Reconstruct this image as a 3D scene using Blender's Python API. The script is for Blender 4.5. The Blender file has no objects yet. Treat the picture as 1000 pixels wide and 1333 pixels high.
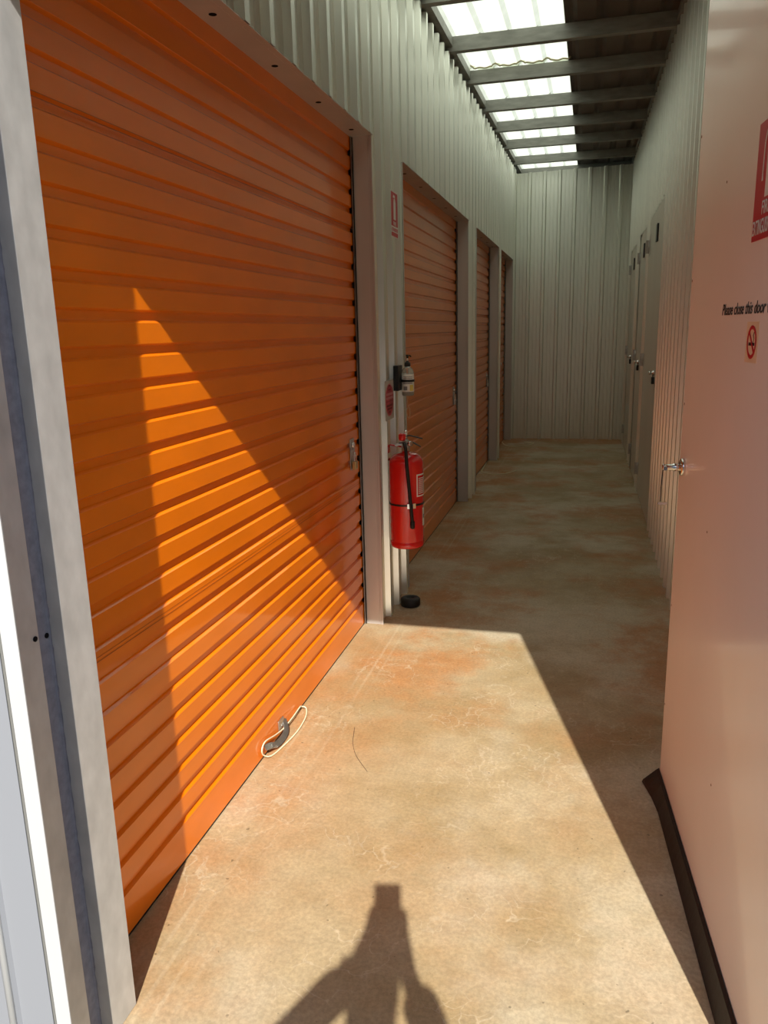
import bpy, bmesh, math, random
from mathutils import Vector, Matrix
random.seed(7)
sc = bpy.context.scene
COL = sc.collection
PI = math.pi

# ------------------------------------------------------------------ materials
def new_mat(name, color=(.5, .5, .5), rough=.5, metal=0., spec=.5, coat=0., coat_rough=.1, var=None, bump=None, trans=0., ior=1.45):
    """var = (scale, amount, stretch xyz) noise on the colour; bump = (scale, strength)"""
    m = bpy.data.materials.new(name); m.use_nodes = True
    nt = m.node_tree; N = nt.nodes; L = nt.links
    b = N['Principled BSDF']
    b.inputs['Base Color'].default_value = (*color, 1)
    b.inputs['Roughness'].default_value = rough
    b.inputs['Metallic'].default_value = metal
    b.inputs['Specular IOR Level'].default_value = spec
    b.inputs['Coat Weight'].default_value = coat
    b.inputs['Coat Roughness'].default_value = coat_rough
    b.inputs['Transmission Weight'].default_value = trans
    b.inputs['IOR'].default_value = ior
    tc = N.new('ShaderNodeTexCoord')
    if var:
        sca, amt, st = var
        mp = N.new('ShaderNodeMapping'); mp.inputs['Scale'].default_value = st
        L.new(tc.outputs['Object'], mp.inputs['Vector'])
        no = N.new('ShaderNodeTexNoise'); no.inputs['Scale'].default_value = sca; no.inputs['Detail'].default_value = 5
        L.new(mp.outputs[0], no.inputs['Vector'])
        mr = N.new('ShaderNodeMapRange'); mr.inputs[1].default_value = .3; mr.inputs[2].default_value = .7
        mr.inputs[3].default_value = 1 - amt; mr.inputs[4].default_value = 1 + amt
        L.new(no.outputs['Fac'], mr.inputs[0])
        vm = N.new('ShaderNodeVectorMath'); vm.operation = 'SCALE'
        vm.inputs[0].default_value = color
        L.new(mr.outputs[0], vm.inputs['Scale'])
        L.new(vm.outputs[0], b.inputs['Base Color'])
    if bump:
        no = N.new('ShaderNodeTexNoise'); no.inputs['Scale'].default_value = bump[0]; no.inputs['Detail'].default_value = 4
        L.new(tc.outputs['Object'], no.inputs['Vector'])
        bp = N.new('ShaderNodeBump'); bp.inputs['Strength'].default_value = bump[1]; bp.inputs['Distance'].default_value = .01
        L.new(no.outputs['Fac'], bp.inputs['Height']); L.new(bp.outputs[0], b.inputs['Normal'])
    return m

M = {}
M['zinc'] = new_mat('zincalume_sheet', (.84, .85, .775), .36, .78, .5, var=(3, .05, (1, 1, .15)))
M['zinc_far'] = M['zinc']
M['galv'] = new_mat('galvanised_steel', (.56, .56, .54), .45, .2, var=(22, .12, (1, 1, .6)), bump=(60, .03))
M['jamb'] = new_mat('jamb_steel', (.56, .53, .50), .4, .25, var=(6, .05, (1, 1, .3)))
M['orange'] = new_mat('orange_enamel', (.84, .195, .002), .30, 0, .4, coat=.6, coat_rough=.06, var=(4, .06, (1, 1, 3)))
M['white_steel'] = new_mat('white_enamel_steel', (.48, .49, .49), .35, 0, .5, var=(5, .02, (1, 1, 1)))
M['clad'] = new_mat('pale_grey_cladding', (.27, .285, .315), .30, .1, .5)
M['dark_seal'] = new_mat('grey_foam_seal', (.27, .27, .31), .7, 0, .2, var=(60, .15, (1, 1, 1)))
M['door_white'] = new_mat('door_leaf_enamel', (.93, .80, .725), .22, 0, .4, coat=.18, coat_rough=.05, var=(1.6, .045, (1, 1, .6)), bump=(2.2, .12))
M['cream'] = new_mat('cream_door_steel', (.60, .59, .51), .45, .1, .5, var=(3, .04, (1, 1, .2)))
M['beam'] = new_mat('roof_purlin_steel', (.26, .26, .235), .5, .2, var=(9, .18, (1, 4, 4)))
M['roof'] = new_mat('dark_roof_sheet', (.13, .105, .09), .55, .1, var=(4, .15, (1, 1, 1)))
M['black_rubber'] = new_mat('black_rubber', (.012, .011, .011), .5, 0, .4, bump=(30, .2))
M['black'] = new_mat('black_plastic', (.015, .015, .016), .35, 0, .5)
M['chrome'] = new_mat('chrome', (.75, .75, .74), .16, 1.)
M['steel'] = new_mat('brushed_steel', (.52, .51, .48), .32, .9, var=(30, .15, (1, 1, 1)))
M['brass'] = new_mat('brass', (.62, .50, .22), .28, 1.)
M['red'] = new_mat('extinguisher_red', (.62, .008, .010), .22, 0, .5, coat=.6, coat_rough=.06)
M['red_sign'] = new_mat('sign_red', (.50, .006, .02), .4)
M['white_sign'] = new_mat('sign_white', (.78, .76, .72), .4)
M['black_ink'] = new_mat('black_ink', (.015, .013, .015), .5)
M['sticker'] = new_mat('sticker_cream', (.80, .58, .38), .4)
M['pink_sign'] = new_mat('faded_red_disc', (.46, .045, .075), .45, var=(9, .35, (1, 1, 1)))
M['label_white'] = new_mat('label_white', (.80, .80, .76), .45)
M['label_grey'] = new_mat('label_grey_print', (.22, .22, .22), .5)
M['yellow'] = new_mat('label_yellow_print', (.75, .62, .15), .5)
M['clear'] = new_mat('clear_plastic', (.92, .93, .93), .06, 0, .5, trans=.9)
M['rope'] = new_mat('cream_rope', (.72, .66, .46), .7, bump=(400, .3))
M['orange_tag'] = new_mat('pale_orange_tag', (.65, .38, .22), .5)
M['tape'] = new_mat('pale_packing_tape', (.40, .37, .30), .3)
M['hole'] = new_mat('bolt_hole_dark', (.012, .01, .01), .9, 0, .1)
M['skin'] = new_mat('skin', (.55, .33, .24), .5)
M['shirt'] = new_mat('navy_cotton', (.05, .07, .14), .85)
M['denim'] = new_mat('denim', (.06, .08, .13), .85)
M['hair'] = new_mat('brown_hair', (.05, .03, .02), .5)
M['shoe'] = new_mat('shoe_leather', (.08, .06, .05), .5)
M['glass'] = new_mat('phone_glass', (.02, .02, .025), .08)

def floor_mat():
    m = bpy.data.materials.new('dusty_concrete'); m.use_nodes = True
    nt = m.node_tree; N = nt.nodes; L = nt.links; b = N['Principled BSDF']
    tc = N.new('ShaderNodeTexCoord')
    def noise(scale, detail=6, rough=.6, st=(1, 1, 1), dist=0., off=(0, 0, 0)):
        mp = N.new('ShaderNodeMapping'); mp.inputs['Scale'].default_value = st; mp.inputs['Location'].default_value = off
        L.new(tc.outputs['Object'], mp.inputs['Vector'])
        n = N.new('ShaderNodeTexNoise'); n.inputs['Scale'].default_value = scale; n.inputs['Detail'].default_value = detail
        n.inputs['Roughness'].default_value = rough; n.inputs['Distortion'].default_value = dist
        L.new(mp.outputs[0], n.inputs['Vector']); return n.outputs['Fac']
    def ramp(x, a, c, lo=0., hi=1.):
        r = N.new('ShaderNodeMapRange'); r.inputs[1].default_value = a; r.inputs[2].default_value = c
        r.inputs[3].default_value = lo; r.inputs[4].default_value = hi; r.interpolation_type = 'SMOOTHSTEP'
        L.new(x, r.inputs[0]); return r.outputs[0]
    def mixc(f, A, B):
        x = N.new('ShaderNodeMix'); x.data_type = 'RGBA'
        if isinstance(f, float): x.inputs[0].default_value = f
        else: L.new(f, x.inputs[0])
        for i, v in ((6, A), (7, B)):
            if isinstance(v, tuple): x.inputs[i].default_value = (*v, 1)
            else: L.new(v, x.inputs[i])
        return x.outputs[2]
    def math_(op, a, c=None):
        x = N.new('ShaderNodeMath'); x.operation = op
        for i, v in ((0, a), (1, c)):
            if v is None: continue
            if isinstance(v, (int, float)): x.inputs[i].default_value = v
            else: L.new(v, x.inputs[i])
        return x.outputs[0]
    sep = N.new('ShaderNodeSeparateXYZ'); L.new(tc.outputs['Object'], sep.inputs[0])
    base = mixc(ramp(noise(1.6, 6), .38, .62), (.50, .365, .185), (.61, .48, .285))
    # grey-white worn patches
    base = mixc(ramp(noise(1.0, 6, .55, off=(3.1, .7, 0)), .46, .62, 0, .85), base, (.76, .68, .50))
    # orange dust, thicker by the doors, by the far wall and in cloudy patches
    d = ramp(noise(1.7, 7, .65, off=(1, 5, 0)), .44, .66)
    side = ramp(sep.outputs['X'], -.55, -1.05)
    far = ramp(sep.outputs['Y'], 10.3, 10.85)
    mid = ramp(sep.outputs['Y'], 2.2, 3.6, .25, 1.)
    dust = math_('MINIMUM', math_('ADD', math_('MULTIPLY', math_('MULTIPLY', d, mid), .85), math_('ADD', math_('MULTIPLY', side, ramp(noise(3., 5), .35, .65, 0, .5)), far)), .92)
    base = mixc(dust, base, (.60, .265, .085))
    # rubbed pale lines along the roller door
    wav = N.new('ShaderNodeTexWave'); wav.wave_type = 'BANDS'; wav.bands_direction = 'X'
    wav.inputs['Scale'].default_value = 7.5; wav.inputs['Distortion'].default_value = .6; wav.inputs['Detail'].default_value = 2
    wav.inputs['Detail Scale'].default_value = .4
    L.new(tc.outputs['Object'], wav.inputs['Vector'])
    band = math_('MULTIPLY', ramp(sep.outputs['X'], -.82, -.90), ramp(sep.outputs['X'], -1.07, -1.02))
    lines = math_('MULTIPLY', math_('MULTIPLY', ramp(wav.outputs['Fac'], .72, .95), band), ramp(noise(2.5, 3, st=(3, .5, 1)), .40, .65, 0, .42))
    base = mixc(lines, base, (.74, .60, .40))
    # wriggly scratches
    v = N.new('ShaderNodeTexVoronoi'); v.feature = 'DISTANCE_TO_EDGE'; v.inputs['Scale'].default_value = 11.
    dn = N.new('ShaderNodeTexNoise'); dn.inputs['Scale'].default_value = 5.; dn.inputs['Detail'].default_value = 4
    L.new(tc.outputs['Object'], dn.inputs['Vector'])
    mx = N.new('ShaderNodeVectorMath'); mx.operation = 'MULTIPLY_ADD'; mx.inputs[1].default_value = (.45, .45, 0)
    L.new(dn.outputs['Color'], mx.inputs[0]); L.new(tc.outputs['Object'], mx.inputs[2]); L.new(mx.outputs[0], v.inputs['Vector'])
    scr = math_('MULTIPLY', ramp(v.outputs['Distance'], .035, .0), ramp(noise(2.6, 4, off=(7, 2, 0)), .46, .58, 0, .65))
    base = mixc(scr, base, (.76, .62, .42))
    # fine grain and sparse dark specks
    g = ramp(noise(90, 3, .7), .3, .7, .86, 1.12)
    g2 = ramp(noise(14, 4, .7), .3, .7, .93, 1.07)
    sp = ramp(noise(55, 1, .4, off=(9, 9, 0)), .74, .80, 1., .55)
    vm = N.new('ShaderNodeVectorMath'); vm.operation = 'SCALE'; L.new(base, vm.inputs[0])
    L.new(math_('MULTIPLY', math_('MULTIPLY', math_('MULTIPLY', g, g2), sp), .64), vm.inputs['Scale'])
    L.new(vm.outputs[0], b.inputs['Base Color'])
    b.inputs['Roughness'].default_value = .55
    L.new(ramp(noise(3, 4), .3, .7, .42, .62), b.inputs['Roughness'])
    b.inputs['Specular IOR Level'].default_value = .35
    bp = N.new('ShaderNodeBump'); bp.inputs['Strength'].default_value = .25; bp.inputs['Distance'].default_value = .004
    L.new(noise(35, 5, .7), bp.inputs['Height']); L.new(bp.outputs[0], b.inputs['Normal'])
    return m
M['floor'] = floor_mat()
M['asphalt'] = new_mat('dark_asphalt', (.11, .10, .09), .85, 0, .3, var=(30, .2, (1, 1, 1)))
M['sky_block'] = new_mat('sky_block_cladding', (.22, .21, .20), .6, 0, .3)

def skylight_mat():
    m = bpy.data.materials.new('translucent_fibreglass'); m.use_nodes = True
    nt = m.node_tree; N = nt.nodes; L = nt.links
    N.remove(N['Principled BSDF']); out = N['Material Output']
    tc = N.new('ShaderNodeTexCoord'); n = N.new('ShaderNodeTexNoise'); n.inputs['Scale'].default_value = 6; n.inputs['Detail'].default_value = 6
    L.new(tc.outputs['Object'], n.inputs['Vector'])
    r = N.new('ShaderNodeValToRGB'); r.color_ramp.elements[0].position = .3; r.color_ramp.elements[1].position = .7
    r.color_ramp.elements[0].color = (.62, .67, .55, 1); r.color_ramp.elements[1].color = (.74, .79, .66, 1)
    L.new(n.outputs['Fac'], r.inputs[0])
    t = N.new('ShaderNodeBsdfTranslucent'); d = N.new('ShaderNodeBsdfDiffuse')
    d.inputs['Color'].default_value = (.75, .78, .7, 1)
    L.new(r.outputs[0], t.inputs['Color'])
    mx = N.new('ShaderNodeMixShader'); mx.inputs[0].default_value = .12
    L.new(t.outputs[0], mx.inputs[1]); L.new(d.outputs[0], mx.inputs[2]); L.new(mx.outputs[0], out.inputs[0])
    return m
M['skylight'] = skylight_mat()

# ------------------------------------------------------------------ mesh helpers
class MB:
    def __init__(s): s.v = []; s.f = []; s.sm = []
    def add(s, vs, fs, smooth=False):
        o = len(s.v); s.v += [tuple(p) for p in vs]
        for f in fs: s.f.append(tuple(i + o for i in f)); s.sm.append(smooth)
        return s
    def box(s, x0, x1, y0, y1, z0, z1):
        vs = [(x, y, z) for x in (x0, x1) for y in (y0, y1) for z in (z0, z1)]
        return s.add(vs, [(0, 1, 3, 2), (4, 6, 7, 5), (0, 4, 5, 1), (2, 3, 7, 6), (0, 2, 6, 4), (1, 5, 7, 3)])
    def obox(s, c, ax, ay, az, hx, hy, hz):
        c = Vector(c); vs = [c + ax * (i * hx) + ay * (j * hy) + az * (k * hz) for i in (-1, 1) for j in (-1, 1) for k in (-1, 1)]
        return s.add(vs, [(0, 1, 3, 2), (4, 6, 7, 5), (0, 4, 5, 1), (2, 3, 7, 6), (0, 2, 6, 4), (1, 5, 7, 3)])
    def prism(s, pts, h0, h1, axis='z', caps=True):
        n = len(pts)
        def P(p, h):
            return {'z': (p[0], p[1], h), 'y': (p[0], h, p[1]), 'x': (h, p[0], p[1])}[axis]
        vs = [P(p, h0) for p in pts] + [P(p, h1) for p in pts]
        fs = [(i, (i + 1) % n, n + (i + 1) % n, n + i) for i in range(n)]
        if caps: fs += [tuple(range(n))[::-1], tuple(range(n, 2 * n))]
        return s.add(vs, fs)
    def lathe(s, prof, c=(0, 0, 0), axis=Vector((0, 0, 1)), n=28, smooth=True):
        """prof = [(r, h)]; closed at ends where r=0"""
        c = Vector(c); a = Vector(axis).normalized()
        u = a.orthogonal().normalized(); w = a.cross(u)
        vs = []; fs = []
        for r, h in prof:
            for k in range(n):
                t = 2 * PI * k / n
                vs.append(c + a * h + (u * math.cos(t) + w * math.sin(t)) * max(r, 1e-5))
        for i in range(len(prof) - 1):
            for k in range(n):
                fs.append((i * n + k, i * n + (k + 1) % n, (i + 1) * n + (k + 1) % n, (i + 1) * n + k))
        fs.append(tuple(range(n))[::-1]); fs.append(tuple((len(prof) - 1) * n + k for k in range(n)))
        return s.add(vs, fs, smooth)
    def cyl(s, p, q, r, n=20, r2=None):
        p = Vector(p); q = Vector(q); d = q - p
        return s.lathe([(r, 0), (r if r2 is None else r2, d.length)], p, d, n)
    def tube(s, pts, r, n=10, closed=False):
        pts = [Vector(p) for p in pts]; m = len(pts); vs = []; fs = []
        prev = None
        for i, p in enumerate(pts):
            a = pts[(i - 1) % m] if (closed or i > 0) else p
            b = pts[(i + 1) % m] if (closed or i < m - 1) else p
            t = (b - a).normalized()
            if prev is None: u = t.orthogonal().normalized()
            else: u = (prev - t * prev.dot(t)).normalized()
            prev = u; w = t.cross(u)
            for k in range(n):
                th = 2 * PI * k / n; vs.append(p + (u * math.cos(th) + w * math.sin(th)) * r)
        rng = m if closed else m - 1
        for i in range(rng):
            for k in range(n):
                j = (i + 1) % m
                fs.append((i * n + k, i * n + (k + 1) % n, j * n + (k + 1) % n, j * n + k))
        if not closed: fs += [tuple(range(n))[::-1], tuple((m - 1) * n + k for k in range(n))]
        return s.add(vs, fs, True)
    def build(s, name, m, parent=None, bevel=0., solid=0., **props):
        me = bpy.data.meshes.new(name); me.from_pydata(s.v, [], s.f); me.update()
        bm = bmesh.new(); bm.from_mesh(me)
        if not solid: bmesh.ops.recalc_face_normals(bm, faces=bm.faces)
        bm.to_mesh(me); bm.free()
        for p, sm in zip(me.polygons, s.sm): p.use_smooth = sm and len(p.vertices) < 9
        o = bpy.data.objects.new(name, me); COL.objects.link(o)
        me.materials.append(m)
        if parent: o.parent = parent
        if bevel:
            b = o.modifiers.new('b', 'BEVEL'); b.width = bevel; b.segments = 2; b.limit_method = 'ANGLE'; b.angle_limit = math.radians(40)
        if solid:
            b = o.modifiers.new('s', 'SOLIDIFY'); b.thickness = solid; b.offset = 0
        for k, v in props.items(): o[k] = v
        return o

def spline(pts, n=8, closed=False):
    """Catmull-Rom"""
    P = [Vector(p) for p in pts]; m = len(P); out = []
    for i in range(m if closed else m - 1):
        p0 = P[(i - 1) % m] if (closed or i > 0) else P[i]
        p1 = P[i]; p2 = P[(i + 1) % m]
        p3 = P[(i + 2) % m] if (closed or i < m - 2) else p2
        for k in range(n):
            t = k / n
            out.append(.5 * ((2 * p1) + (-p0 + p2) * t + (2 * p0 - 5 * p1 + 4 * p2 - p3) * t * t + (-p0 + 3 * p1 - 3 * p2 + p3) * t ** 3))
    if not closed: out.append(P[-1])
    return out

def thing(name, label, cat, loc=(0, 0, 0), group=None, rot=None):
    o = bpy.data.objects.new(name, None); COL.objects.link(o); o.location = loc; o.empty_display_size = .1
    if rot: o.rotation_euler = rot
    o['label'] = label; o['category'] = cat
    if group: o['group'] = group
    return o
def tag(o, label, cat, group=None):
    o['label'] = label; o['category'] = cat
    if group: o['group'] = group
    return o
def struct(o, label=None):
    o['kind'] = 'structure'
    if label: o['label'] = label
    return o
def root(name, loc=(0, 0, 0), label=None):
    o = bpy.data.objects.new(name, None); COL.objects.link(o); o.location = loc; o.empty_display_size = .1
    return struct(o, label)

def text(name, body, mat, origin, xdir, up, width=None, height=.02, parent=None, extrude=.0004, align='LEFT', shear=0.):
    cu = bpy.data.curves.new(name, 'FONT'); cu.body = body; cu.size = 1.; cu.extrude = 0; cu.shear = shear
    cu.align_x = 'LEFT'; cu.offset = .012
    o = bpy.data.objects.new(name, cu); COL.objects.link(o)
    dg = bpy.context.evaluated_depsgraph_get(); dg.update()
    me = bpy.data.meshes.new_from_object(o.evaluated_get(dg), depsgraph=dg)
    bpy.data.objects.remove(o)
    xs = [v.co.x for v in me.vertices]; ys = [v.co.y for v in me.vertices]
    x0, x1, y0, y1 = min(xs), max(xs), min(ys), max(ys)
    sy = height / (y1 - y0); sx = (width / (x1 - x0)) if width else sy
    X = Vector(xdir).normalized(); U = Vector(up).normalized(); Nn = X.cross(U)
    for v in me.vertices:
        x = (v.co.x - x0) * sx; y = (v.co.y - y0) * sy
        if align == 'CENTER': x -= (x1 - x0) * sx / 2
        v.co = X * x + U * y
    me.materials.clear(); me.materials.append(mat)
    ob = bpy.data.objects.new(name, me); COL.objects.link(ob); ob.location = Vector(origin) + Nn * extrude
    if parent: ob.parent = parent
    b = ob.modifiers.new('s', 'SOLIDIFY'); b.thickness = .0003; b.offset = 1
    return ob

# ------------------------------------------------------------------ main dimensions (metres; +Y runs down the corridor)
XL_PAN, XL_CREST, XD = -1.005, -.976, -1.09       # left wall pan / rib crest, roller curtain
XR_PAN, XR_CREST = .507, .478
YF, YE = 1.28, 10.87                               # doorway wall, far wall
ZH = 2.372                                         # head of the roller door openings
def ztop(y): return 3.135 + .034 * y
DOORS = [(1.302, 3.69), (4.31, 6.71), (7.22, 8.97), (9.26, 10.72)]
RDOORS = [(5.93, 7.38), (7.68, 8.58), (9.22, 10.30)]
PITCH = .19

def rib_profile(u0, u1, phase, depth, crest=.034, flank=.008, minor=True):
    """points (u, d) of a pan-and-rib sheet between u0 and u1; each rib starts at phase + k*PITCH"""
    P = []
    k0 = math.floor((u0 - phase) / PITCH) - 1
    k = k0
    while phase + k * PITCH < u1 + PITCH:
        b = phase + k * PITCH
        P += [(b, 0), (b + flank, depth), (b + flank + crest, depth), (b + 2 * flank + crest, 0)]
        if minor:
            c = b + 2 * flank + crest; w = PITCH - 2 * flank - crest
            for f in (.33, .67):
                m = c + w * f
                P += [(m - .006, 0), (m - .003, .003), (m + .003, .003), (m + .006, 0)]
        k += 1
    out = []
    def interp(u):
        for (a, da), (b, db) in zip(P, P[1:]):
            if a <= u <= b: return da + (db - da) * ((u - a) / (b - a) if b > a else 0)
        return 0
    out.append((u0, interp(u0)))
    out += [(u, d) for u, d in P if u0 + 1e-4 < u < u1 - 1e-4]
    out.append((u1, interp(u1)))
    return out
def sheet(mb, prof, place, z0, z1):
    """vertical ribbed sheet; place(u, d, z) -> xyz; z0, z1 numbers or functions of u"""
    f0 = z0 if callable(z0) else (lambda u: z0); f1 = z1 if callable(z1) else (lambda u: z1)
    n = len(prof); vs = [place(u, d, f0(u)) for u, d in prof] + [place(u, d, f1(u)) for u, d in prof]
    mb.add(vs, [(i, i + 1, n + i + 1, n + i) for i in range(n - 1)])

# ------------------------------------------------------------------ floor and ground
mb = MB(); mb.box(-1.35, .75, 1.0, 11.1, -.12, 0)
struct(mb.build('floor', M['floor']), 'concrete floor dusted with orange earth')
mb = MB(); mb.box(-14, 14, -14, .999, -.14, -.002); mb.box(-14, -1.36, 1., 24, -.14, -.002); mb.box(.76, 14, 1., 24, -.14, -.002)
struct(mb.build('ground', M['asphalt']), 'unseen dark asphalt outside the doorway')  # tone kept dark to limit sunlight bounced in through the doorway

mb = MB(); mb.box(-12, 12, -9.3, -9, 0, 4.2)
struct(mb.build('wall_sky_block', M['sky_block']), 'unseen row of units added across the driveway to block low sky')  # out of view, put in to cut the sky light reaching the doorway
# ------------------------------------------------------------------ left wall
PH_L = 3.80
mb = MB()
pl = lambda u, d, z: (XL_PAN + d, u, z)
dep = XL_CREST - XL_PAN
ranges = [(YF + .01, DOORS[0][0], 0)]
for i, (a, b) in enumerate(DOORS):
    ranges.append((a, b, ZH))
    ranges.append((b, DOORS[i + 1][0] if i < 3 else YE - .005, 0))
for a, b, z0 in ranges:
    sheet(mb, rib_profile(a, b, PH_L, dep), pl, z0, ztop)
wl = mb.build('wall_left', M['zinc'], solid=.0012)
struct(wl, 'ribbed steel wall above and between the orange roller doors')
# unseen slab added behind the units, closing the side off from the sun
mb = MB(); mb.box(-1.42, -1.36, 1.29, 13.1, 0, 3.7)
mb.build('light_block', M['galv'], wl)
# reveals between the openings, closing the wall behind the ribs
# ------------------------------------------------------------------ right wall
mb = MB()
pr = lambda u, d, z: (XR_PAN - d, u, z)
PH_R = 1.33
rr = []
y = YF + .01
for a, b in RDOORS:
    rr.append((y, a, 0)); rr.append((a, b, ZH + .01)); y = b
rr.append((y, YE - .005, 0))
for a, b, z0 in rr: sheet(mb, rib_profile(a, b, PH_R, XR_PAN - XR_CREST), pr, z0, ztop)
wr = mb.build('wall_right', M['zinc'], solid=.0012); struct(wr, 'ribbed steel wall on the narrow doors side')
mb = MB(); mb.box(.60, .66, 1.29, 13.1, 0, 3.7); mb.build('light_block', M['galv'], wr)  # unseen slab added to keep daylight out on this side
# ------------------------------------------------------------------ far wall
mb = MB()
sheet(mb, rib_profile(-1.36, .60, -.825, .038, crest=.028, flank=.013), lambda u, d, z: (u, YE - d, z), 0, lambda u: 3.452 + .012 * (u + 1))
wf = mb.build('wall_far', M['zinc'], solid=.0012); struct(wf, 'ribbed steel wall closing the corridor end')
mb = MB(); mb.box(-1.42, .66, 11.0, 11.06, 0, 3.38); mb.box(-1.42, .66, 13.0, 13.06, 0, 3.75); mb.build('light_block', M['galv'], wf)  # unseen slabs added to close the far end off from daylight

# ------------------------------------------------------------------ roof: opaque sheet, skylight strip, purlins
RS = .095
def roof_sheet(mb, x0, x1, y0, y1, phase, dz=0):
    prof = rib_profile(x0, x1, phase, .022, crest=.02, flank=.028, minor=False)
    n = len(prof); vs = []
    for yy in (y0, y1): vs += [(u, yy, ztop(yy) + RS + d + dz) for u, d in prof]
    mb.add(vs, [(i, i + 1, n + i + 1, n + i) for i in range(n - 1)])
XS = -.195
mb = MB(); roof_sheet(mb, XS - .02, .9, 1.0, 13.1, -.02); roof_sheet(mb, -1.6, -.965, 1.0, 13.1, -.02); roof_sheet(mb, -1.0, XS, 1.0, 2.3, -.02, .012)
ce = mb.build('ceiling', M['roof'], solid=.0015); struct(ce, 'dark ribbed roof sheets above the corridor')
mb = MB(); roof_sheet(mb, -.98, XS, 2.2, 6.60, -.02 - .75 * 0, .004)
w1 = mb.build('window_1', M['skylight']); struct(w1, 'translucent white roof skylight, nearer sheet with curved lap end')
mb = MB(); roof_sheet(mb, -.98, XS, 6.55, 13.1, -.02, .010)
w2 = mb.build('window_2', M['skylight']); struct(w2, 'translucent white roof skylight, farther sheet')
# rag end of the near sheet: a wavy foam closure at the lap
pts = []
for i in range(97):
    u = -.945 + i * (XS + .945) / 96
    ph = ((u + .02) % PITCH) / PITCH
    h = .002 + .024 * max(0, 1 - abs(ph - .152) / .15) ** .6 + .004 * math.sin(u * 70)
    pts.append((u, 6.50, ztop(6.50) + RS - .012 + h))
mb = MB(); mb.tube(pts, .006, 8)
mb.build('lap_closure', new_mat('yellowed_closure', (.45, .40, .26), .6), w1)
# edge beams running along the tops of the walls
def long_beam(x0, x1, name, label):
    mb = MB(); y0, y1 = 1.3, 13.0
    vs = []
    for yy in (y0, y1):
        for x, dz in ((x0, .03), (x1, .03), (x1, RS - .006), (x0, RS - .006)): vs.append((x, yy, ztop(yy) + dz))
    mb.add(vs, [(0, 1, 5, 4), (1, 2, 6, 5), (2, 3, 7, 6), (3, 0, 4, 7), (0, 3, 2, 1), (4, 5, 6, 7)])
    return struct(mb.build(name, M['beam']), label)
long_beam(-1.06, -.952, 'roof_beam', 'dark steel beam along the top of the roller door wall')
long_beam(.475, .56, 'roof_beam', 'dark steel beam along the top of the narrow doors wall')
PUR = [2.04, 2.97, 3.89, 4.82, 5.73, 6.57, 7.53, 8.43, 9.38, 10.46, 11.46, 12.4]
for i, yy in enumerate(PUR):
    z0 = ztop(yy); H = RS - .004; t = .004
    # lipped C section, web facing the doorway
    c = [(yy, z0), (yy + .055, z0), (yy + .055, z0 + .014), (yy + .055 - t, z0 + .014), (yy + .055 - t, z0 + t), (yy + t, z0 + t),
         (yy + t, z0 + H - t), (yy + .055 - t, z0 + H - t), (yy + .055 - t, z0 + H - .014), (yy + .055, z0 + H - .014), (yy + .055, z0 + H), (yy, z0 + H)]
    mb = MB(); mb.prism(c, -.99, .50, 'x')
    o = mb.build('roof_beam', M['beam']); struct(o, 'steel purlin crossing under the roof sheets'); o['group'] = 'purlins crossing the corridor'
    # roofing screws that show through the skylight
    for k in range(4):
        x = -.775 + k * PITCH
        if x > XS - .03: break
        mb = MB(); mb.cyl((x, yy + .028, z0 + H), (x, yy + .028, z0 + RS + .030), .003, 8); mb.lathe([(.011, 0), (.011, .003)], (x, yy + .028, z0 + RS + .026), n=10)
        mb.build('roof_screw', M['galv'], o)

# ------------------------------------------------------------------ roller doors
def curtain_profile(ztopmax):
    """(z, d) bottom to top: raised bands with bevelled grooves"""
    P = [(0.007, 0), (.124 - .007, 0)]
    z = .124 - .007
    while z < ztopmax - .09:
        P += [(z, 0), (z + .007, -.0105), (z + .0265, -.0105), (z + .0325, 0)]
        z += .0834
        P.append((z, 0))
    P.append((ztopmax, 0))
    out = []
    for p in P:
        if not out or abs(out[-1][0] - p[0]) > 1e-5: out.append(p)
    return out
def lock_set(par, y, z, big):
    """steel lock plate with a hanging padlock and key cylinder"""
    s = 1.
    mb = MB(); mb.box(XD + .003, XD + .006, y - .032, y + .032, z - .075, z + .075)
    pl_ = mb.build('lock_plate', M['steel'], par, bevel=.0015)
    mb = MB(); mb.cyl((XD + .006, y, z + .045), (XD + .016, y, z + .045), .014); mb.build('lock_cylinder', M['chrome'], pl_)
    mb = MB(); mb.box(XD + .006, XD + .012, y - .02, y + .022, z + .012, z + .026); mb.build('slide_bolt', M['steel'], pl_, bevel=.001)
    mb = MB(); mb.tube(spline([(XD + .018, y - .012, z - .035), (XD + .018, y - .012, z - .005), (XD + .018, y, z + .008), (XD + .018, y + .012, z - .005), (XD + .018, y + .012, z - .035)], 6), .0032, 8)
    mb.build('padlock_shackle', M['chrome'], pl_)
    mb = MB(); mb.box(XD + .009, XD + .027, y - .021, y + .021, z - .073, z - .033); mb.build('padlock_body', M['brass'] if big else M['steel'], pl_, bevel=.003)
LBL = ['largest orange roller door, nearest the doorway, crossed by a wedge of sunlight',
       'orange roller door beside the red fire extinguisher',
       'orange roller door between the second door and the last',
       'orange roller door last before the far wall']
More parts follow.
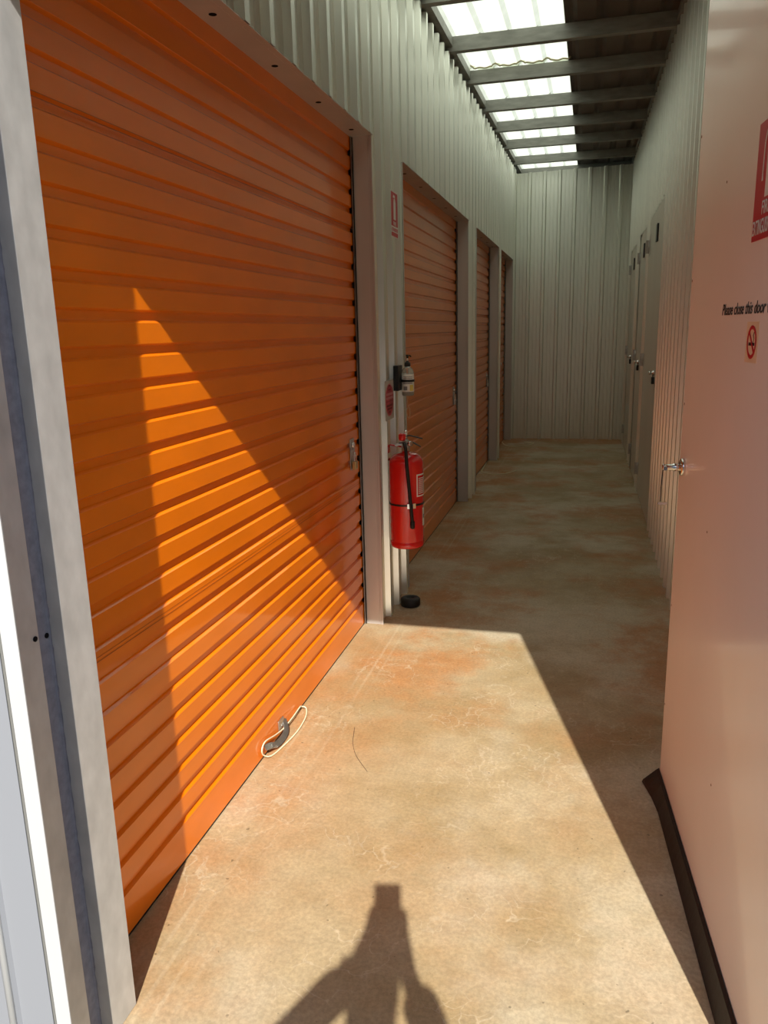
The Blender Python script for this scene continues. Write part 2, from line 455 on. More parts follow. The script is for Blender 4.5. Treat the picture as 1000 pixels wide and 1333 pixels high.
for i, (a, b) in enumerate(DOORS):
    d = root('door_%d' % (i + 1), (0, 0, 0), LBL[i])
    mb = MB(); prof = curtain_profile(ZH + .05); n = len(prof)
    ys = [a + .012, b - .012]
    vs = [(XD + dd, yy, z) for yy in ys for z, dd in prof]
    mb.add(vs, [(k, k + 1, n + k + 1, n + k) for k in range(n - 1)])
    mb.build('curtain', M['orange'], d, solid=.0008)
    # thin seams where the curtain sheets are joined
    mb = MB()
    for zz in ((1.972, .757) if i == 0 else (1.9,)):
        mb.box(XD + .0003, XD + .0012, a + .012, b - .012, zz, zz + .0025)
        mb.box(XD + .0003, XD + .0010, a + .012, b - .012, zz + .011, zz + .0125)
    mb.build('sheet_seam', new_mat('seam_orange', (.45, .10, .006), .4), d)
    mb = MB(); mb.box(XD - .012, XD - .002, a + .01, b - .01, .002, .03); mb.build('bottom_rail', M['steel'], d)
    mb = MB(); mb.box(XD - .010, XD + .0005, a + .01, b - .01, .0005, .006); mb.build('bottom_seal', M['black_rubber'], d)
    # reveals: pressed steel jambs and head
    t = .003
    for yy, sgn, nm in ((a, 1, 'jamb'), (b, -1, 'jamb')):
        mb = MB()
        y0, y1 = sorted((yy, yy - sgn * t))
        mb.box(XD + .012, XL_CREST - .012, y0, y1, 0, ZH)
        y0, y1 = sorted((yy, yy + sgn * .006)); mb.box(XL_CREST - .016, XL_CREST - .012, y0, y1, 0, ZH - .001)
        y0, y1 = sorted((yy - sgn * t, yy - sgn * .03)); 
        if yy > 1.5: mb.box(XL_PAN - .004, XL_PAN - .001, y0, y1, 0, ZH)
        mb.build(nm, M['jamb'], d)
        # guide channel
        mb = MB(); y0, y1 = sorted((yy + sgn * .001, yy + sgn * .020))
        mb.box(XD + .006, XD + .008, y0, y1, 0, ZH); mb.box(XD - .03, XD - .028, y0, y1, 0, ZH)
        mb.build('guide_channel', M['steel'], d)
        mb = MB(); y0, y1 = sorted((yy + sgn * .002, yy + sgn * .009)); mb.box(XD + .008, XD + .011, y0, y1, 0, ZH - .003)
        mb.build('guide_gap_shade', M['black_rubber'], d)  # black strip stands in for the dark gap beside the channel
    mb = MB(); mb.box(XD - .03, XL_CREST - .006, a, b, ZH, ZH + .003); mb.box(XL_PAN - .006, XL_PAN - .003, a, b, ZH + .003, ZH + .06)
    mb.build('head_flashing', M['jamb'], d)
    hy = 2.223
    hs = [1.77, 2.223, 2.676, 3.119, 3.56] if i == 0 else [a + .3 + k * .45 for k in range(int((b - a - .4) / .45) + 1)]
    mb = MB()
    for yy in hs: mb.lathe([(.0115, 0), (.0115, .0006)], (-1.045, yy, ZH - .0007), n=14)
    mb.build('bolt_holes', M['hole'], d)
    # curtain roll behind the head
    mb = MB(); mb.cyl((XD - .13, a + .02, ZH + .12), (XD - .13, b - .02, ZH + .12), .11, 24); mb.build('curtain_roll', M['orange'], d)
    mb = MB(); mb.box(-1.36, XD - .03, a - .02, a - .017, 0, ZH + .3); mb.box(-1.36, XD - .03, b + .017, b + .02, 0, ZH + .3)
    mb.build('unit_partition', M['galv'], d)
    if i == 0: lock_set(d, 3.545, .925, True)
    if i == 1: lock_set(d, 6.53, .955, False)
    if i == 2: lock_set(d, 8.80, .94, False)
    if i == 3: 
        mb = MB(); mb.cyl((XD, 10.3, 1.05), (XD + .012, 10.3, 1.05), .02, 14); mb.build('lock_cylinder', M['steel'], d)
# pull rope and steel foot handle at the foot of the first roller door
d1 = bpy.data.objects['door_1']
rp = [(-1.078, 2.70, .020), (-1.060, 2.705, .010), (-1.040, 2.64, .006), (-1.034, 2.53, .005), (-1.045, 2.43, .005), (-1.062, 2.345, .006), (-1.079, 2.315, .022),
      (-1.079, 2.302, .052), (-1.079, 2.335, .066), (-1.077, 2.42, .045), (-1.076, 2.50, .030), (-1.076, 2.60, .026), (-1.078, 2.68, .026)]
mb = MB(); mb.tube(spline(rp, 8, True), .0027, 8, True); mb.build('pull_rope', M['rope'], d1)
mb = MB()
hp2 = spline([(-1.082, 2.335, .040), (-1.070, 2.365, .034), (-1.064, 2.40, .020), (-1.062, 2.45, .016), (-1.064, 2.49, .020), (-1.072, 2.515, .030), (-1.085, 2.53, .052)], 6)
for p_a, p_b in zip(hp2, hp2[1:]):
    d_ = (p_b - p_a).normalized(); u_ = Vector((.75, 0, .66)); u_ = (u_ - d_ * u_.dot(d_)).normalized(); w_ = d_.cross(u_)
    mb.obox((p_a + p_b) / 2, d_, u_, w_, (p_b - p_a).length / 2 + .0012, .0022, .0115)
fh = mb.build('foot_handle', M['steel'], d1)
mb = MB(); mb.box(-1.0895, -1.083, 2.475, 2.525, .030, .068); mb.build('handle_bracket', M['steel'], fh, bevel=.002)

# pale cords lying by the farther doors
def floor_cord(pts, r, label, name='cord', mat='rope'):
    mb = MB(); mb.tube(spline([(x, y, r * 1.05) for x, y in pts], 8), r, 8)
    return tag(mb.build(name, M[mat]), label, 'cord')
floor_cord([(-1.078, 8.78), (-1.07, 8.45), (-1.05, 8.16), (-.943, 8.05), (-.821, 8.085), (-.74, 8.20), (-.70, 8.30)], .005, 'pale cord looped on the floor before the third roller door')
floor_cord([(-1.075, 10.46), (-1.03, 10.25), (-.956, 10.10), (-.84, 10.10), (-.725, 10.19), (-.66, 10.33), (-.66, 10.42), (-.78, 10.47)], .005, 'pale cord looped on the floor before the last roller door')
mb = MB(); mb.tube(spline([(-.826, 2.61, .003), (-.815, 2.56, .004), (-.797, 2.49, .005), (-.761, 2.412, .004), (-.695, 2.324, .002)], 8), .0009, 6)
tag(mb.build('twig', new_mat('dark_twig', (.10, .06, .035), .7)), 'thin dark curved stalk lying alone on the sunlit floor', 'twig')

# ------------------------------------------------------------------ narrow doors on the right wall
RL = ['cream steel door with black number plate, first along the ribbed wall',
      'cream steel door between the first narrow door and the last',
      'cream steel door next to the far wall']
lock_y = [6.09, 7.97, 9.38]; plate_y = [6.48, 7.95, 9.60]
for i, (a, b) in enumerate(RDOORS):
    d = root('door_%d' % (i + 5), (0, 0, 0), RL[i])
    xf = XR_CREST + .008
    mb = MB(); mb.box(xf, xf + .035, a + .02, b - .02, .012, ZH - .012); mb.build('leaf', M['cream'], d, bevel=.002)
    mb = MB(); mb.box(xf + .006, xf + .05, a, a + .017, 0, ZH); mb.box(xf + .006, xf + .05, b - .017, b, 0, ZH); mb.box(xf + .006, xf + .05, a, b, ZH - .010, ZH + .008)
    mb.build('door_frame', M['cream'], d)
    for z in ((2.155, 1.20, .22)):
        mb = MB(); mb.box(xf - .003, xf, b - .10, b - .002, z - .055, z + .055); mb.box(xf - .030, xf - .003, b - .022, b - .018, z - .055, z + .055); mb.cyl((xf - .005, b - .018, z - .05), (xf - .005, b - .018, z + .05), .006, 10)
        mb.build('hinge', M['steel'], d)
    yy = plate_y[i]; mb = MB(); mb.box(xf - .012, xf, yy - .055, yy + .055, 2.115, 2.24); mb.build('number_plate', M['black'], d)
    yy = lock_y[i]
    mb = MB(); mb.lathe([(.018, 0), (.018, .012), (.010, .016), (.010, .03), (.016, .034), (.014, .042)], (xf, yy, 1.155), Vector((-1, 0, 0)), 16); mb.build('lock_knob', M['chrome'], d)
    mb = MB(); mb.box(xf - .022, xf - .002, yy - .020, yy + .020, 1.075, 1.125); mb.tube([(xf - .012, yy - .012, 1.12), (xf - .012, yy - .010, 1.145), (xf - .012, yy + .010, 1.145), (xf - .012, yy + .012, 1.12)], .003, 8)
    mb.build('padlock', M['black'], d, bevel=.002)
    if i == 0:
        mb = MB(); mb.box(xf - .0012, xf - .0004, b - .22, b - .03, 2.075, 2.245); mb.build('pale_patch', M['tape'], d)

# ------------------------------------------------------------------ wall around the doorway, with its steel post and white flashing
mb = MB()
mb.box(-6, -.992, 1.030, 1.289, 0, 3.27); mb.box(-.992, .44, 1.262, 1.279, 2.10, 3.27); mb.box(.41, 6, 1.20, 1.275, 0, 3.27)
wfr = mb.build('wall_front', M['white_steel']); struct(wfr, 'outer wall around the doorway')
# pale cladding outside, left of the doorway: pans with raised ribs
def clad(mb, u0, u1, place, z0, z1):
    P = []; u = u1
    k = 0
    prof = []
    x = u1
    while x > u0:
        prof += [(x, 0), (x - .072, 0), (x - .078, .009), (x - .092, .009), (x - .098, 0), (x - .19, 0)]
        x -= .19
    prof = prof[::-1]; out = []
    for p in prof:
        if not out or abs(p[0] - out[-1][0]) > 1e-5: out.append(p)
    sheet(mb, out, place, z0, z1)
mb = MB(); clad(mb, -3.2, -.9465, lambda u, dd, z: (u, 1.015 - dd, z), 0, 3.3)
mb.build('cladding', M['clad'], wfr, solid=.001)
mb = MB(); clad(mb, -.95, .46, lambda u, dd, z: (u, 1.258 - dd, z), 2.16, 3.3); clad(mb, .47, 2.93, lambda u, dd, z: (u, 1.192 - dd, z), 0, 3.3)
mb.build('cladding', M['clad'], wfr, solid=.001)
mb = MB()
for k in range(4): mb.cyl((-1.0315 - .19 * k, 1.0085, 0), (-1.0315 - .19 * k, 1.0085, 3.29), .0085, 16)
mb.build('rib_glint', new_mat('white_rib_glint', (.78, .80, .80), .2), wfr)  # white tubes stand in for the sun's glint along the rounded ribs
# white flashing strip
mb = MB(); mb.box(-.9415, -.9095, 1.0175, 1.0195, 0, 3.2); mb.box(-.975, -.9415, 1.0195, 1.0215, 0, 3.2)
t1_ = struct(mb.build('trim_1', M['white_steel']), 'white metal flashing strip beside the doorway post')
mb = MB(); mb.box(-.952, -.9418, 1.0170, 1.0193, 0, 3.2); mb.build('gap_shade', new_mat('gap_shade_grey', (.16, .16, .15), .8), t1_)  # grey strip laid in for the darkness of the open groove
# return of the flashing, sealant and the galvanised post behind it
mb = MB(); mb.box(-.9915, -.975, 1.022, 1.146, 0, 3.2)
struct(mb.build('trim_2', M['galv'], bevel=.001), 'narrow side return between the white flashing and the grey sealant')
rng = random.Random(3); zs = []; z = 0
while z < 2.06: zs.append(z); z += rng.uniform(.006, .018)
zs.append(2.066)
mb = MB(); vs = []
for z in zs:
    j = rng.uniform(0, .0022); vs += [(-.990, 1.1465, z), (-.990, 1.1905, z), (-.987 , 1.1925, z), (-.9855 + j, 1.1927, z)]
for c_ in range(3):
    mb.add([vs[4 * k + c_ + q] for k in range(len(zs)) for q in (0, 1)], [(2 * k, 2 * k + 1, 2 * k + 3, 2 * k + 2) for k in range(len(zs) - 1)])
struct(mb.build('trim_3', M['dark_seal']), 'grey ragged sealant strip beside the galvanised post')
L0, L1 = -.9875, -.957
mb = MB(); mb.box(L0, L1, 1.193, 1.281, 0, 2.066)
post = mb.build('trim_4', M['galv'], bevel=.0015); struct(post, 'galvanised steel post at the doorway edge')
for x_, y_, z_ in ((-.975, 1.135, .959), (-.990, 1.184, .945)):
    mb = MB(); mb.lathe([(.0052, 0), (.0052, .002), (.003, .003)], (x_, y_, z_), Vector((1, 0, 0)), 12); mb.build('screw_head', M['hole'], post)
# head of the doorway
mb = MB(); mb.box(L0, .4095, 1.240, 1.2785, 2.068, 2.14)
struct(mb.build('trim_5', M['galv']), 'steel head over the doorway')
mb = MB(); mb.box(.380, .4095, 1.270, 1.30, 0, 2.066)
struct(mb.build('trim_6', M['galv']), 'steel post on the hinge side of the doorway')

# ------------------------------------------------------------------ open white door leaf on the right
H0 = Vector((.3735, 1.31, 0)); 
P0 = Vector((.371, 1.28, 0)); P1 = Vector((.2830, 2.462, 0))
ddir = (P1 - P0).normalized(); dn = Vector((-ddir.y, ddir.x, 0))       # dn points to the corridor side (-x)
if dn.x > 0: dn = -dn
UP = Vector((0, 0, 1)); RD = -ddir                                      # reading direction on the visible face
def dp(s, z, off=0.): return P0 + ddir * s + UP * z + dn * off
door = root('door_8', (0, 0, 0), 'white swing door standing open')
mb = MB(); c = dp(.605, 1.225, -.0175); mb.obox(c, ddir, dn, UP, .58, .0175, 1.20)
leaf = mb.build('leaf', M['door_white'], door, bevel=.0015)
mb = MB()
for z in (2.0, 1.27, 1.62, .64, .3): mb.lathe([(.004, 0), (.003, .001)], dp(1.172, z, .0), dn, 8)
mb.lathe([(.0035, 0), (.002, .001)], dp(.84, 1.828), dn, 8); mb.lathe([(.0035, 0), (.002, .001)], dp(.78, .98), dn, 8); mb.lathe([(.0035, 0), (.002, .001)], dp(.55, .40), dn, 8)
mb.build('rivets', new_mat('rust_rivet', (.22, .12, .08), .6), door)
# rubber sweep
mb = MB()
def sweep(sv, w, h): return [dp(sv, h, .002), dp(sv, h - .006, .010), dp(sv, .012, w - .004), dp(sv, .003, w), dp(sv, .002, w - .006), dp(sv, .002, .002)]
secs = []
for sv in [.0, .15, .3, .45, .6, .75, .9, 1.02, 1.10, 1.15, 1.19]:
    secs.append(sweep(sv, .030 if sv < 1.06 else .030 + (sv - 1.06) * .19, .058))
n = 6; vs = [p for q in secs for p in q]
mb.add(vs, [(i * n + k, i * n + (k + 1) % n, (i + 1) * n + (k + 1) % n, (i + 1) * n + k) for i in range(len(secs) - 1) for k in range(n)])
mb.add(secs[0], [tuple(range(n))]); mb.add(secs[-1], [tuple(range(n))[::-1]])
mb.build('door_sweep', M['black_rubber'], door)
# handle
hs, hz = 1.125, 1.088
mb = MB(); mb.lathe([(.026, 0), (.026, .006), (.022, .010)], dp(hs, hz), dn, 28); hd = mb.build('handle_rose', M['chrome'], door)
mb = MB(); mb.lathe([(.011, .008), (.011, .030), (.0085, .032), (.0085, .058)], dp(hs, hz), dn, 20)
mb.lathe([(.011, 0), (.009, .004)], dp(hs, hz, .056), dn, 16)
mb.tube(spline([dp(hs, hz, .052), dp(hs - .03, hz + .001, .056), dp(hs - .004, hz - .02, .056)][:2] , 4), .006, 10)
mb.build('lever', M['chrome'], hd)
mb = MB(); mb.tube([dp(hs - .0, hz - .008, .058), dp(hs + .002, hz - .06, .060), dp(hs + .002, hz - .105, .060)], .0016, 8)
cd = mb.build('lock_rod', M['black'], hd)
mb = MB(); mb.obox(dp(hs, hz - .110, .054), ddir, dn, UP, .003, .013, .003); mb.build('rod_tip', M['chrome'], cd)
# hinges on the post
for z in (.3, 1.2, 2.0):
    mb = MB(); mb.cyl(dp(.0, z - .05, -.02), dp(.0, z + .05, -.02), .008, 12); mb.build('hinge', M['steel'], door)

# ------------------------------------------------------------------ signs on the door leaf
def plate(name, s0, s1, z0, z1, mat, off0, off1, parent=None):
    mb = MB(); mb.obox(dp((s0 + s1) / 2, (z0 + z1) / 2, (off0 + off1) / 2), ddir, dn, UP, abs(s1 - s0) / 2, abs(off1 - off0) / 2, (z1 - z0) / 2)
    return mb.build(name, mat, parent)
def ring(mb, c, X, U, Nn, r0, r1, t, n=40, a0=0, a1=2 * PI):
    vs = []
    full = abs(a1 - a0 - 2 * PI) < 1e-4; m = n if full else n + 1
    for k in range(m):
        a = a0 + (a1 - a0) * k / n; e = X * math.cos(a) + U * math.sin(a)
        for r, o in ((r0, 0), (r1, 0), (r1, t), (r0, t)): vs.append(c + e * r + Nn * o)
    fs = []
    for k in range(n):
        j = (k + 1) % m
        for q in range(4): fs.append((k * 4 + q, k * 4 + (q + 1) % 4, j * 4 + (q + 1) % 4, j * 4 + q))
    mb.add(vs, fs)
def disc(mb, c, Nn, r, t, n=36): mb.lathe([(r, 0), (r, t)], c, Nn, n, smooth=False)

sL, sR, zB, zT = .578, .424, 1.664, 1.893
sg = thing('fire_extinguisher_sign', 'large red fire extinguisher sign on the open door above the black lettering', 'sign', (0, 0, 0))
plate('backing', sL, sR, zB, zT, M['red_sign'], 0, .0015, sg)
o = .0017
# white pictogram: body, shoulder, hose
mb = MB()
X = RD; cx = .485
def P(dx, z): return dp(cx - dx, z, o)
def poly(mb, pts, t=.0005):
    n = len(pts); vs = pts + [p + dn * t for p in pts]
    mb.add(vs, [tuple(range(n)), tuple(range(n, 2 * n))[::-1]] + [(i, (i + 1) % n, n + (i + 1) % n, n + i) for i in range(n)])
body = [P(-.021, 1.744), P(.021, 1.744), P(.021, 1.835), P(.016, 1.852), P(.007, 1.860), P(-.007, 1.860), P(-.016, 1.852), P(-.021, 1.835)]
poly(mb, body)
poly(mb, [P(-.007, 1.862), P(.007, 1.862), P(.007, 1.872), P(-.007, 1.872)])
hose = [(-.007, 1.868), (-.020, 1.874), (-.035, 1.868), (-.043, 1.850), (-.045, 1.825), (-.046, 1.795)]
for (x0, z0), (x1, z1) in zip(hose, hose[1:]):
    v = Vector((x1 - x0, z1 - z0)).normalized(); w = Vector((-v.y, v.x)) * .0028
    poly(mb, [P(x0 + w.x, z0 + w.y), P(x1 + w.x, z1 + w.y), P(x1 - w.x, z1 - w.y), P(x0 - w.x, z0 - w.y)])
poly(mb, [P(-.050, 1.778), P(-.041, 1.778), P(-.0435, 1.796), P(-.0485, 1.796)])
mb.build('pictogram', M['white_sign'], sg)
text('lettering', 'FIRE', M['white_sign'], dp(.500 + .016, 1.712, .0017), RD, UP, .055, .026, sg)
text('lettering', 'EXTINGUISHER', M['white_sign'], dp(.572, 1.675, .0017), RD, UP, .142, .029, sg)

nt_ = text('door_lettering', 'Please close this door w', M['black_ink'], dp(.788, 1.518, .0003), RD, UP, .394, .026, None, shear=.25)
tag(nt_, 'black slanted lettering across the open door below the red sign', 'lettering')

ns = thing('no_smoking_sticker', 'small square no smoking sticker on the open door under the lettering', 'sticker')
plate('backing', .560, .470, 1.418, 1.502, M['sticker'], 0, .0006, ns)
mb = MB(); cc = dp(.515, 1.460, .0008)
ring(mb, cc, RD, UP, dn, .0265, .0345, .0004)
a = math.radians(-45); e = RD * math.cos(a) + UP * math.sin(a); w = RD * -math.sin(a) + UP * math.cos(a)
mb.obox(cc + dn * .0004, e, w, dn, .028, .0032, .0003)
mb.build('prohibition_ring', M['red_sign'], ns)
mb = MB(); mb.obox(cc + UP * -.004 + RD * -.003, RD, UP, dn, .017, .0032, .0004); mb.obox(cc + UP * -.004 + RD * .019, RD, UP, dn, .0025, .0032, .0004)
pz = [(.012, .002), (.016, .008), (.010, .014), (.015, .020)]
for (x0, z0), (x1, z1) in zip(pz, pz[1:]):
    mb.obox(cc + RD * (x0 + x1) / 2 + UP * (z0 + z1) / 2, (RD * (x1 - x0) + UP * (z1 - z0)).normalized(), (RD * -(z1 - z0) + UP * (x1 - x0)).normalized(), dn, .005, .0011, .0004)
mb.build('cigarette_symbol', M['black_ink'], ns)

# ------------------------------------------------------------------ signs on the left wall
YD = Vector((0, 1, 0)); XN = Vector((1, 0, 0))
SX = XL_CREST + .0008
ws = thing('fire_extinguisher_sign', 'small red and white fire extinguisher sign high on the ribbed wall', 'sign', (SX, 4.05, 2.075))
mb = MB(); mb.box(0, .0012, -.075, .075, -.1125, .1125); mb.build('backing', M['white_sign'], ws)
mb = MB(); mb.box(.0012, .0016, -.068, .068, -.056, .1055); mb.box(.0012, .0016, -.068, .068, -.1055, -.086); mb.build('red_panel', M['red_sign'], ws)
mb = MB()
def W(dy, dz): return Vector((.0017, dy, dz))
def polyx(mb, pts, t=.0004):
    pts = [Vector(p) for p in pts]; n = len(pts); vs = pts + [p + XN * t for p in pts]
    mb.add(vs, [tuple(range(n)), tuple(range(n, 2 * n))[::-1]] + [(i, (i + 1) % n, n + (i + 1) % n, n + i) for i in range(n)])
polyx(mb, [W(-.020, -.024), W(.024, -.024), W(.024, .055), W(.014, .072), W(.006, .078), W(-.004, .078), W(-.012, .072), W(-.020, .055)])
polyx(mb, [W(-.03, .080), W(.012, .080), W(.012, .090), W(-.018, .094)])
mb.build('pictogram', M['white_sign'], ws)
text('lettering', 'FIRE', M['white_sign'], (.0017, -.028, -.052), YD, UP, .056, .018, ws)
text('lettering', 'EXTINGUISHER', M['red_sign'], (.0014, -.066, -.081), YD, UP, .132, .017, ws)

rs = thing('round_notice', 'faded red round notice on a pale backing, below and left of the pump bottle', 'notice', (SX, 3.865, 1.157))
mb = MB(); mb.box(0, .0012, -.088, .088, -.100, .100); mb.build('backing', new_mat('notice_backing', (.62, .58, .54), .25), rs)
mb = MB(); disc(mb, Vector((.0013, 0, 0)), XN, .083, .0005); mb.build('disc', M['pink_sign'], rs)
mb = MB(); ring(mb, Vector((.0019, 0, 0)), YD, UP, XN, .078, .0815, .0003); mb.build('border_ring', new_mat('faded_pink', (.62, .25, .26), .5), rs)
pk = bpy.data.materials['faded_pink']
for (zz, w, m) in ((.030, .13, pk), (.010, .145, pk)):
    mb = MB(); mb.box(.0019, .0022, -w / 2, w / 2, zz - .006, zz + .006); mb.build('text_band', m, rs)
dk = new_mat('dark_red_print', (.17, .004, .012), .5)
for zz, w, h in ((-.006, .14, .002), (-.028, .12, .011), (-.044, .10, .010), (-.061, .03, .012), (.052, .05, .006), (.072, .03, .006)):
    mb = MB(); mb.box(.0019, .0022, -w / 2, w / 2, zz - h / 2, zz + h / 2); mb.build('text_band', dk, rs)

# ------------------------------------------------------------------ hand sanitiser bottle in its bracket
BC = Vector((-.915, 4.035, 0))
sb = thing('sanitiser_bracket', 'black wall bracket behind the soap bottle', 'bracket', (XL_CREST + .002, 4.0, 1.26))
mb = MB(); mb.box(-.001, .026, -.040, .052, -.065, .065); mb.build('back_plate', M['black'], sb, bevel=.002)
mb = MB(); ring(mb, Vector((BC.x - XL_CREST - .002, BC.y - 4.0, -.022)), XN, YD, UP, .0345, .0365, .012); mb.build('holding_ring', M['black'], sb)
mb = MB(); mb.box(.004, BC.x - XL_CREST - .034, .018, .042, -.022, -.010); mb.build('ring_arm', M['black'], sb)
bt = thing('pump_bottle', 'clear pump bottle with white label in the black wall bracket', 'bottle', (BC.x, BC.y, 1.165))
mb = MB(); mb.lathe([(.0, 0), (.028, 0), (.0325, .005), (.0325, .120), (.030, .132), (.020, .146), (.0125, .152), (.0125, .160)]); mb.build('body', M['clear'], bt)
mb = MB(); mb.lathe([(.0, .004), (.029, .004), (.029, .105), (0, .105)], n=24); mb.build('gel', new_mat('clear_gel', (.75, .76, .74), .1, trans=.6), bt)
mb = MB(); mb.lathe([(.0329, .022), (.0332, .023), (.0332, .112), (.0329, .113)], n=32); lb = mb.build('label', M['label_white'], bt)
tocam = Vector((-BC.x, -BC.y, 0)).normalized(); side = Vector((-tocam.y, tocam.x, 0))
def on_bottle(mb, a0, a1, z0, z1, r):
    n = 8; vs = []
    for k in range(n + 1):
        a = a0 + (a1 - a0) * k / n; e = tocam * math.cos(a) + side * math.sin(a)
        vs += [e * r + UP * z0, e * r + UP * z1]
    mb.add(vs, [(2 * k, 2 * k + 1, 2 * k + 3, 2 * k + 2) for k in range(n)])
mb = MB(); on_bottle(mb, -1.4, 1.4, .074, .078, .0335); mb.build('printed_line', M['black_ink'], lb)
mb = MB(); on_bottle(mb, -.75, -.1, .030, .050, .0335); mb.build('printed_box', M['label_grey'], lb)
mb = MB(); on_bottle(mb, .3, 1.0, .026, .058, .0335); mb.build('yellow_print', M['yellow'], lb)
mb = MB()
for zz in (.090, .098, .063, .068): on_bottle(mb, -.8, .8, zz, zz + .003, .0335)
mb.build('printed_text', M['label_grey'], lb)
mb = MB(); mb.lathe([(.0145, .153), (.0160, .156), (.0155, .172), (.008, .176), (.006, .182), (0, .182)], n=24); pc = mb.build('pump_collar', M['black'], bt)
mb = MB(); mb.cyl((0, 0, .180), (0, 0, .197), .0035, 12); mb.build('pump_stem', M['white_sign'], pc)
mb = MB(); mb.lathe([(.006, .195), (.006, .205), (.009, .207), (.009, .212), (0, .213)], n=16); mb.tube([(0, 0, .209), (.018, -.018, .209), (.024, -.024, .203)], .0035, 8)
mb.build('pump_head', M['black'], pc)
tg = thing('hanging_tag', 'pale orange looped tag hanging under the pump bottle', 'tag', (BC.x, BC.y, 1.160))
mb = MB(); mb.tube(spline([(0, 0, 0), (-.004, -.001, -.03), (.002, 0, -.06)], 5), .002, 6); mb.build('string', M['orange_tag'], tg)
mb = MB(); mb.tube(spline([(.002, 0, -.058), (-.008, 0, -.075), (-.004, 0, -.105), (.006, 0, -.110), (.010, 0, -.08)], 6, True), .0028, 8, True); mb.build('loop', M['orange_tag'], tg)

# ------------------------------------------------------------------ fire extinguisher
EC = Vector((-.868, 3.758, .420))
ex = thing('fire_extinguisher', 'red fire extinguisher with black hose hung on the ribbed wall', 'fire extinguisher', EC)
R = .087
tc_ = Vector((-EC.x, -EC.y, 0)).normalized(); sd = Vector((-tc_.y, tc_.x, 0))   # sd: to the right as seen from the doorway
if sd.x < 0: sd = -sd
def A(a, r, z): return (tc_ * math.cos(a) + sd * math.sin(a)) * r + UP * z
mb = MB()
prof = [(0, .012), (.060, .010), (.074, .002), (.082, 0), (R - .001, .006), (R, .014), (R, .030), (R - .002, .033), (R, .036), (R, .420)]
for k in range(1, 9):
    t = k / 8 * PI / 2; prof.append((R * math.cos(t) * .82 + .018 * math.sin(t) + R * .18 * (1 - t / (PI / 2)), .420 + .066 * math.sin(t)))
prof += [(.018, .500), (0, .500)]
mb.lathe(prof, n=48); mb.build('cylinder', M['red'], ex)
mb = MB(); mb.lathe([(.020, .492), (.022, .496), (.022, .516), (.017, .520), (.017, .545), (.012, .550), (0, .550)], n=24); vb = mb.build('valve_body', M['steel'], ex)
mb = MB(); mb.lathe([(.013, 0), (.014, .004), (.014, .016), (.012, .018)], A(.9, .018, .530), (tc_ * math.cos(.9) + sd * math.sin(.9)), 18); mb.build('pressure_gauge', M['chrome'], vb)
mb = MB(); mb.cyl(A(0, 0, .55), A(0, 0, .585), .009, 14); mb.lathe([(.004, 0), (.010, .004), (.010, .010), (.004, .014)], A(0, 0, .582)); mb.build('valve_pin', M['chrome'], vb)
# carry handle and squeeze lever, pointing right and towards the doorway
def bar(mb, p, q, w, t):
    p = Vector(p); q = Vector(q); d = (q - p).normalized(); s = d.cross(UP).normalized(); u = s.cross(d)
    mb.obox((p + q) / 2, d, s, u, (q - p).length / 2, w / 2, t / 2)
mb = MB(); bar(mb, A(PI / 2, -.035, .532), A(PI / 2, .035, .536), .020, .005); bar(mb, A(PI / 2, .033, .536), A(PI / 2, .075, .512), .020, .005); mb.build('carry_handle', M['black'], ex, bevel=.001)
mb = MB(); bar(mb, A(PI / 2, -.032, .560), A(PI / 2, .020, .570), .018, .005); bar(mb, A(PI / 2, .018, .570), A(PI / 2, .085, .552), .018, .005); mb.build('squeeze_lever', M['black'], ex, bevel=.001)
mb = MB(); bar(mb, A(PI / 2, -.055, .520), A(PI / 2, -.02, .530), .016, .012); mb.build('safety_latch', M['steel'], ex, bevel=.002)
mb = MB(); mb.lathe([(.014, 0), (.018, .006), (.018, .030), (.010, .036)], A(-.6, .030, .548), UP, 16); mb.build('red_cap', M['red'], ex)
# hose down the front
mb = MB(); hp = [A(-.3, .018, .528), A(-.15, .050, .535), A(0.0, .082, .505), A(.03, .100, .440), A(.10, .0985, .36), A(.17, .0985, .27), A(.24, .0985, .18), A(.28, .0985, .135)]
mb.tube(spline(hp, 8), .0085, 12); mb.lathe([(.0085, 0), (.012, .004), (.012, .035), (.006, .04)], A(.28, .0985, .150), UP * -1, 16); mb.build('hose', M['black_rubber'], ex)
mb = MB(); mb.lathe([(R + .0006, .222), (R + .0030, .223), (R + .0030, .231), (R + .0006, .232)], n=48); st = mb.build('strap', M['black'], ex)
mb = MB(); mb.obox(A(.10, R + .008, .2265), (sd * math.cos(.1) - tc_ * math.sin(.1)), (tc_ * math.cos(.1) + sd * math.sin(.1)), UP, .008, .006, .013)
mb.obox(A(.40, R + .006, .2265), (sd * math.cos(.4) - tc_ * math.sin(.4)), (tc_ * math.cos(.4) + sd * math.sin(.4)), UP, .008, .006, .013); mb.build('strap_clasp', M['chrome'], st, bevel=.001)
def wrap(mb, a0, a1, z0, z1, r, n=14):
    vs = []
    for k in range(n + 1):
        a = a0 + (a1 - a0) * k / n; vs += [A(a, r, z0), A(a, r, z1)]
    mb.add(vs, [(2 * k, 2 * k + 1, 2 * k + 3, 2 * k + 2) for k in range(n)])
mb = MB(); wrap(mb, .62, 1.75, .268, .382, R + .0006); lbx = mb.build('label', M['label_white'], ex)
mb = MB(); wrap(mb, .70, 1.67, .275, .375, R + .0010); mb.build('label_panel', M['red'], lbx)
mb = MB()
for k in range(9): wrap(mb, .76, 1.60, .283 + k * .0095, .287 + k * .0095, R + .0014)
mb.build('printed_text', M['label_white'], lbx)
mb = MB(); wrap(mb, 1.12, 1.6, .112, .205, R + .0006); mb.build('lower_label', M['label_white'], ex)
